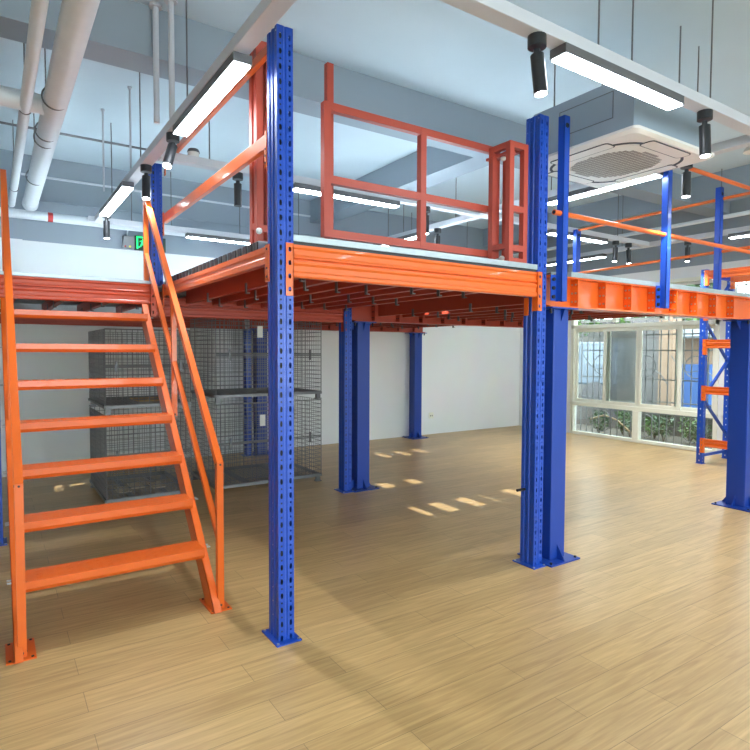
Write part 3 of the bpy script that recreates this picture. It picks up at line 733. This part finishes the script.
m = MB().box(bx0-.004, bx0-.001, -.36, .14, 3.50, 3.505).box(bx0-.004, bx0-.001, -.36, .14, 3.70, 3.705).box(bx0-.004, bx0-.001, -.36, -.355, 3.50, 3.705).box(bx0-.004, bx0-.001, .135, .14, 3.50, 3.705)
m.build('access_cover', DARKGALV, body)
cx, cy = (ax0+ax1)/2, (ay0+ay1)/2
m = MB().quad(*rrect(cx-.40, cx+.40, cy-.40, cy+.40, .24, 3.3225))
m.v = [(x, y, z) for x, y, z in m.v]; m.prism(rrect(cx-.40, cx+.40, cy-.40, cy+.40, .24, 3.3245), (0, 0, -.003)).build('intake_panel', WHITE, ac)
m = MB()          # rows of slots in the round cornered grille
for i in range(-15, 16):
    for j in range(-9, 10):
        u, v = i*.022, j*.036
        if (abs(u)/.33)**2.6+(abs(v)/.33)**2.6 < 1: m.box(cx+u-.0055, cx+u+.0055, cy+v-.014, cy+v+.014, 3.3190, 3.3205)
m.build('grille_slots', paint('brown grille slots', (.24, .21, .19), .6), ac)
# louvres: dark line around, one rounded flap per side
m = MB(); o = rrect(cx-.44, cx+.44, cy-.44, cy+.44, .24, 3.323, 8)
for p, q in zip(o, o[1:]+o[:1]): m.bar(p, q, .022, .008)
m.build('louvre_gap', RUBBER, ac)
for d in ((1, 0), (-1, 0), (0, 1), (0, -1)):
    c = Vector((cx+d[0]*.45, cy+d[1]*.45, 0)); hx, hy = (.055, .27) if d[0] else (.27, .055)
    fl_ = MB().prism(rrect(c.x-hx, c.x+hx, c.y-hy, c.y+hy, .03, 3.3245), (0, 0, -.006)).build('louvre_flap', WHITE, ac)
    m = MB(); o = rrect(c.x-hx-.004, c.x+hx+.004, c.y-hy-.004, c.y+hy+.004, .03, 3.3225, 4)
    for p, q in zip(o, o[1:]+o[:1]): m.bar(p, q, .009, .006)
    m.build('flap_gap', RUBBER, fl_)
for px, py in ((2.7, -.44), (3.36, -.44), (2.7, .28), (3.36, .28)): MB().cyl((px, py, 3.78), (px, py, ZC-.002), .007, 6).build('hanger_rod', DARKGALV, ac)

# ------------------------------------------------------------------ pipes, detector, exit sign
pp = thing('drain_pipe', (-.93, 0, 3.55), 'thick white pipe running along the ceiling at the top left', 'pipe', 'white ceiling pipes at the top left')
MB().cyl((-.945, -4.5, 3.62), (-.92, 5.75, 3.62), .085, 28).build('tube', PIPE, pp, smooth=True)
for y in (1.95, 2.75, 2.95, 4.35): MB().ring((-.94, y, 3.62), (0, 1, 0), .087, .006, 24).build('pipe_clamp', DARKGALV, pp)
for y in (2.75, 4.35): MB().cyl((-.94, y, 3.705), (-.94, y, ZC-.002), .006, 6).build('hanger_rod', DARKGALV, pp)
MB().cyl((-.92, 5.62, 3.62), (-.92, 5.76, 3.62), .093, 28).build('end_collar', PIPE, pp, smooth=True)
MB().cyl((-2.1, 2.2, 3.66), (-.96, 2.2, 3.64), .075, 20).build('branch', PIPE, pp, smooth=True)
pp = thing('drain_pipe', (-1.12, 0, 3.57), 'thin white pipe left of the thick ceiling pipe', 'pipe', 'white ceiling pipes at the top left')
MB().cyl((-1.115, -4.5, 3.60), (-1.125, 5.80, 3.60), .040, 20).build('tube', PIPE, pp, smooth=True)
for y in (2.25, 4.9):
    MB().ring((-1.12, y, 3.60), (0, 1, 0), .042, .005, 20).build('pipe_clamp', DARKGALV, pp)
    MB().cyl((-1.12, y, 3.64), (-1.12, y, ZC-.002), .005, 6).build('hanger_rod', DARKGALV, pp)
pp = thing('sprinkler_pipe', (-.5, 5.85, 3.45), 'white horizontal pipe with red band in front of the back wall', 'pipe')
MB().cyl((-5.5, 5.87, 3.50), (8.4, 5.87, 3.50), .060, 20).build('tube', PIPE, pp, smooth=True)
MB().cyl((-.715, 5.87, 3.50), (-.655, 5.87, 3.50), .0625, 20).build('red_band', RED, pp, smooth=True)
for x in (-2, .9, 3.0, 5.4): MB().cyl((x, 5.87, 3.56), (x, 5.87, ZC-.002), .006, 6).build('hanger_rod', DARKGALV, pp)
for (x0, y0, x1, y1, z, r, lb) in ((7.18, -3.2, 7.30, 5.5, 3.62, .03, 'thin pale pipe under the ceiling along the window wall'), ):
    tag(MB().cyl((x0, y0, z), (x1, y1, z), r, 16).build('ceiling_pipe', PIPE, smooth=True), lb, 'pipe')
tag(MB().cyl((XL, 4.76, 4.28), (3.38, 4.78, 4.28), .014, 10).build('ceiling_conduit', DARKGALV), 'thin grey conduit crossing the ceiling bay at the top left', 'conduit')
tag(MB().box(XL, 3.38, YB-.03, YB, 4.09, 4.115).build('wall_conduit', PIPE), 'narrow pale conduit along the top of the back wall', 'conduit')
tag(MB().box(XL, XR, YB-.025, YB, 3.775, 3.795).build('wall_ledge', BEAM), 'narrow grey ledge along the upper back wall', 'ledge')
for i, (x, y, z0, r) in enumerate(((-.27, 1.66, 3.486, .022), (-.19, 1.52, 3.486, .022), (-.30, 4.0, 3.486, .010), (-.16, 3.25, 3.486, .010))):
    tag(MB().cyl((x, y, z0), (x, y, ZC), r, 10).cyl((x, y, ZC-.02), (x, y, ZC), r*2.2, 10).build('hanging_conduit', TRUNK), ['left grey conduit of the pair dropping to the trunking at the top left', 'right grey conduit of the pair dropping to the trunking at the top left', 'thin grey rod hanging above the far left lamp', 'thin grey rod right of the other thin rod, over the trunking'][i], 'conduit')

t = thing('smoke_detector', (.20, 2.31, 3.487), 'small white round detector on the trunking above the orange guard rail', 'detector')
MB().cyl((.20, 2.31, 3.487), (.20, 2.31, 3.53), .05, 18).build('base', WHITE, t, smooth=True)
MB().cyl((.20, 2.31, 3.53), (.20, 2.31, 3.56), .058, 18, .045).build('cap', DARKGALV, t, smooth=True)
t = thing('ceiling_sensor', (3.97, -.74, 3.40), 'white disc sensor at the right picture edge beside the trunking', 'sensor')
MB().cyl((3.97, -.74, 3.40), (3.97, -.74, 3.44), .07, 20, .05).build('cover', WHITE, t, smooth=True)
MB().box(3.85, 3.99, -.755, -.725, 3.44, 3.46).build('arm', TRUNK, t)

es = thing('exit_sign', (.55, 6.13, 3.23), 'dark emergency lamp box with lit green running man exit sign on the back wall', 'exit sign')
ye = 6.13
MB().box(.27, .43, ye, ye+.07, 3.23, 3.41).build('lamp_box', paint('mid grey plastic', (.24, .24, .25), .5), es, bevel=.006)
MB().cyl((.30, ye-.006, 3.255), (.30, ye, 3.255), .012, 10).build('red_button', RED, es)
MB().cyl((.365, ye-.006, 3.257), (.365, ye, 3.257), .016, 10).build('indicator', paint('yellow', (.8, .7, .1), .5), es)
sg = MB().box(.435, .88, ye+.01, ye+.06, 3.22, 3.43).build('sign_panel', SIGNM, es)
def flat(m, pts): m.prism([(x, ye+.009, z) for x, z in pts], (0, -.004, 0))
m = MB()
def limb(a, b, wd):
    a, b = Vector((a[0], a[1])), Vector((b[0], b[1])); d = (b-a).normalized(); q = Vector((-d.y, d.x))*wd/2
    flat(m, [tuple(a-q), tuple(b-q), tuple(b+q), tuple(a+q)])
ox, oz = .545, 3.335       # running figure in a doorway, then an arrow
flat(m, [(ox-.085, 3.235), (ox-.065, 3.235), (ox-.065, 3.415), (ox-.085, 3.415)]); flat(m, [(ox-.085, 3.40), (ox+.06, 3.40), (ox+.06, 3.42), (ox-.085, 3.42)])
flat(m, [(ox+.012+.016*math.cos(R(a)), oz+.045+.016*math.sin(R(a))) for a in range(0, 360, 40)])
limb((ox+.005, oz+.03), (ox-.012, oz-.03), .026); limb((ox+.005, oz+.022), (ox+.045, oz+.005), .012); limb((ox, oz+.025), (ox-.042, oz+.012), .012)
limb((ox-.008, oz-.028), (ox+.032, oz-.05), .015); limb((ox+.032, oz-.05), (ox+.028, oz-.092), .013); limb((ox-.014, oz-.028), (ox-.035, oz-.065), .015); limb((ox-.035, oz-.065), (ox-.065, oz-.075), .013)
flat(m, [(.63, 3.29), (.70, 3.29), (.70, 3.262), (.755, 3.305), (.70, 3.348), (.70, 3.32), (.63, 3.32)])
m.build('running_man_symbol', GREENM, sg)
m = MB().tube([(.33, ye+.04, 3.42), (.35, ye+.04, 3.52), (.40, ye+.04, 3.60), (.47, ye+.04, 3.62), (.53, ye+.05, 3.59)], .010, 8); m.build('cable_conduit', PIPE, es)
t = thing('wall_socket', (6.18, 6.18, .34), 'small cream wall socket low on the white back wall', 'socket')
MB().box(6.12, 6.24, 6.188, 6.2, .33, .45).build('plate', CREAM, t, bevel=.004)
MB().box(6.15, 6.165, 6.185, 6.188, .37, .40).box(6.195, 6.21, 6.185, 6.188, .37, .40).build('socket_hole', BLACK, t)
tag(MB().cyl((2.11, .10, .61), (2.20, .10, .61), .011, 8).build('bracket_pin', DARKBOLT), 'short dark pin sticking out of the left side of the front right post', 'pin')

# ------------------------------------------------------------------ rack by the window
rk = thing('pallet_rack', (8.1, 1.2, 0), 'blue and orange pallet rack standing in front of the window at the right', 'rack')
def rupright(x, y, z1, wd=.09):
    m = MB(); rows = [(.045, .013, .02, .05, .04)]
    m.sheet((x, y-wd), (x, y), 0, z1, [(.045, .015, .022, .10, .05)])           # face towards the room
    m.sheet((x, y), (x+.03, y), 0, z1, [(.015, .010, .014, .05, .04)]).sheet((x+.03, y), (x+.07, y), 0, z1)
    m.sheet((x, y-wd), (x+.03, y-wd), 0, z1, [(.015, .010, .014, .05, .04)]).sheet((x+.03, y-wd), (x+.07, y-wd), 0, z1)
    return m
for x in (7.70, 8.50):
    for yb_ in (1.57, -.80): rupright(x, yb_, 2.98).box(x-.01, x+.09, yb_-.10, yb_+.01, 0, .006).build('upright', BLUE, rk)
for yb_ in (1.53, -.84):
    zs = [.42, 1.00, 1.58, 2.20, 2.80]
    for k, (a, b) in enumerate(zip(zs, zs[1:])):
        pa, pb = ((7.77, yb_, a), (8.50, yb_, b)) if k % 2 == 1 else ((8.50, yb_, a), (7.77, yb_, b))
        MB().bar(pa, pb, .03, .04).build('diagonal_brace', BLUE, rk)
    for z in (.12, 2.34, 2.88): MB().bar((7.76, yb_, z), (8.5, yb_, z), .03, .04).build('horizontal_brace', BLUE, rk)
def rbeam(x, z0, z1, inner):
    t0, t1 = -.80, 1.46
    pr = [(x-.002+d, t0, z0+h) for d, h in rib_profile(z1-z0)]
    if inner: pr = [(x+.05-d, t0, z0+h) for d, h in rib_profile(z1-z0)]
    b = MB().prism(pr, (0, t1-t0, 0)).build('shelf_beam', ORANGE, rk)
    for y in (1.465, -.885):
        m = MB(); m.sheet((x-.006, y+.05), (x-.006, y), z0-.10, z1+.01, [(.025, .012, .016, .075, .045)])
        m.box(x-.006, x+.04, y-.004 if y > 0 else y+.05, y if y > 0 else y+.054, z0-.10, z1+.01)
        m.build('end_connector', ORANGE, b)
for z0, z1 in ((.275, .395), (1.08, 1.20), (1.78, 1.91), (2.30, 2.42), (2.83, 2.955)):
    rbeam(7.695, z0, z1, False)
    rbeam(8.50, z0, z1, True) if z0 > 2.5 else None

# ------------------------------------------------------------------ outside the windows
struct(MB().box(9.0, 40, -22, 26, -.25, -.05).build('ground_outside', SOIL))
def grille(y0, y1, label):
    t = thing('window_grille', (9.12, (y0+y1)/2, 0), label, 'grille', 'steel window grilles')
    m = MB(); n = int((y1-y0)/.14)
    for k in range(n+1): yq = y0+(y1-y0)*k/n; m.bar((9.12, yq, -.05), (9.12, yq, 2.9), .016, .016)
    m.build('bars', STEEL, t)
    m = MB()
    for z in (.02, .55, .78, 1.2, 1.75, 2.05, 2.85): m.bar((9.12, y0, z), (9.12, y1, z), .022, .022)
    m.build('cross_bars', STEEL, t)
    m = MB(); c = y0+.5
    while c < y1:
        m.ring((9.105, c, .3), (1, 0, 0), .22, .009, 22).ring((9.105, c, 1.45), (1, 0, 0), .20, .009, 22)
        pts = [(9.10, c-.45+.9*q/14, 1.1+.55*q/14+.12*math.sin(q/14*2*math.pi)) for q in range(15)]; m.tube(pts, .009, 6)
        c += .95
    m.build('scrolls', STEEL, t)
grille(1.84, 4.75, 'steel bar grille with rings outside the window left of the rack')
grille(-1.28, 1.70, 'steel bar grille with rings outside the window behind the rack')
grille(-4.58, -1.52, 'steel bar grille with rings outside the window beyond the right column')
def leaves(c, rad, n, sz, seed, flat_=1.0):
    rn = random.Random(seed); m = MB()
    for _ in range(n):
        while True:
            p = Vector((rn.uniform(-1,1), rn.uniform(-1,1), rn.uniform(-1,1)))
            if .35 < p.length < 1: break
        q = Vector(c)+Vector((p.x*rad[0], p.y*rad[1], p.z*rad[2]))
        a = Vector((rn.uniform(-1,1), rn.uniform(-1,1), rn.uniform(-.6,.6))).normalized(); b = a.cross(Vector((rn.uniform(-1,1), rn.uniform(-1,1), rn.uniform(-1,1)))).normalized()
        s = sz*rn.uniform(.6, 1.3)
        m.quad(q-a*s, q+b*s*.45, q+a*s, q-b*s*.45)
    return m
def tree(x, y, h, rad, n, seed, label, mat=LEAF, sz=.16):
    t = thing('tree', (x, y, -.05), label, 'tree', 'trees outside the windows')
    m = MB().cyl((x, y, -.05), (x+.1, y, h*.6), .12, 10, .07)
    for k in range(5): a = k*1.3; m.cyl((x+.08, y, h*(.4+.04*k)), (x+math.cos(a)*rad[0]*.6, y+math.sin(a)*rad[1]*.6, h*.75+.2*k), .05, 6, .02)
    m.build('trunk', BARK, t)
    leaves((x, y, h), rad, n, sz, seed).build('foliage', mat, t)
tree(16.8, 7.4, 3.4, (1.4, 1.9, 1.3), 1500, 1, 'leafy green tree outside, seen through the left upper window panes')
tree(16.5, 11.3, 3.6, (1.5, 2.0, 1.5), 1500, 2, 'green tree outside at the left end of the window, farther away')
tree(13.4, 5.6, 3.6, (1.0, 1.3, 1.0), 1500, 3, 'green tree outside just behind the grey tiled wall', LEAF2)
tree(13.5, -1.5, 3.6, (1.6, 1.9, 1.5), 1500, 4, 'green tree outside behind the pallet rack')
tree(14.5, -5.5, 3.8, (1.8, 2.2, 1.7), 1300, 5, 'green tree outside to the right of the rack', LEAF2)
def bush(x, y, r, h, seed, label, mat=LEAF):
    t = thing('shrub', (x, y, -.05), label, 'shrub', 'low shrubs outside the window')
    m = MB(); rn = random.Random(seed)
    for k in range(9):
        a = rn.uniform(0, 6.28); e = Vector((x+math.cos(a)*r*.8, y+math.sin(a)*r*.8, h*rn.uniform(.6, 1)))
        m.cyl((x, y, -.05), e, .007, 5, .004)
    m.build('stem', BARK, t); leaves((x, y, h*.55), (r, r, h*.55), 170, .05, seed).build('foliage', mat, t)
for k in range(11):
    bush(9.55+.3*(k % 2), 4.6-.36*k, .21, .42+.08*((k*5) % 3), 20+k, f'low leafy shrub outside the bottom window panes, {ORD[k]} from the left', LEAF if k % 2 else LEAF2)
tag(MB().tube([(9.2, 4.55, .30), (9.22, 4.25, .40), (9.22, 3.95, .33), (9.22, 3.6, .08), (9.22, 3.5, -.03)], .018, 8).build('fallen_branch', paint('dry branch', (.34, .24, .14), .9)), 'dry bent branch leaning outside the lower left window pane', 'branch')
tag(MB().box(10.6, 10.85, -6, 7.5, -.05, .52).build('kerb_wall', BRICKM), 'low grey brick kerb wall behind the shrubs outside', 'wall')
tag(MB().box(11.8, 12.2, 4.56, 5.35, -.05, 2.5).build('tiled_wall', TILE), 'grey square tiled wall outside, right of the middle window mullion', 'wall')
tag(MB().box(11.7, 12.05, 4.22, 4.555, -.05, 2.6).build('pillar', PEACH), 'peach painted pillar outside beside the grey tiled wall', 'pillar')
t = thing('parked_van', (14, 8.2, 0), 'pale blue grey van parked outside behind the left window bars', 'van')
MB().prism([(13.2, 6.5, .75), (13.2, 10.4, .75), (13.2, 10.4, 2.0), (13.2, 6.7, 2.0), (13.2, 6.5, 1.7)], (1.8, 0, 0)).build('body', BLUEGREY, t, bevel=.06)
for y in (7.3, 9.6): MB().cyl((13.15, y, .40), (13.4, y, .40), .45, 20).build('wheel', BLACK, t)
m = MB()
for y in (6.9, 7.9, 8.9): m.box(13.185, 13.199, y, y+.8, 1.35, 1.9)
m.build('side_window', paint('tinted glass', (.07, .105, .14), .15), t)
t = thing('stall', (15.2, 5.6, 0), 'bright blue and orange stall outside left of the rack', 'stall')
MB().box(14.8, 15.4, 4.9, 6.3, -.05, 1.38).build('counter', paint('bright blue paint', (.03, .10, .30), .5), t)
MB().box(15.1, 15.4, 4.9, 6.3, 1.38, 2.1).build('back_board', PEACH, t)
MB().prism([(14.5, 4.8, 2.1), (15.6, 4.8, 2.35), (15.6, 4.8, 2.4), (14.5, 4.8, 2.15)], (0, 1.6, 0)).build('awning', paint('pale awning', (.16, .18, .2), .7), t)
tag(MB().box(19, 19.6, -16, 20, -.05, 3.0).build('boundary_wall', CEMENT), 'pale grey boundary wall far outside behind the trees', 'wall')
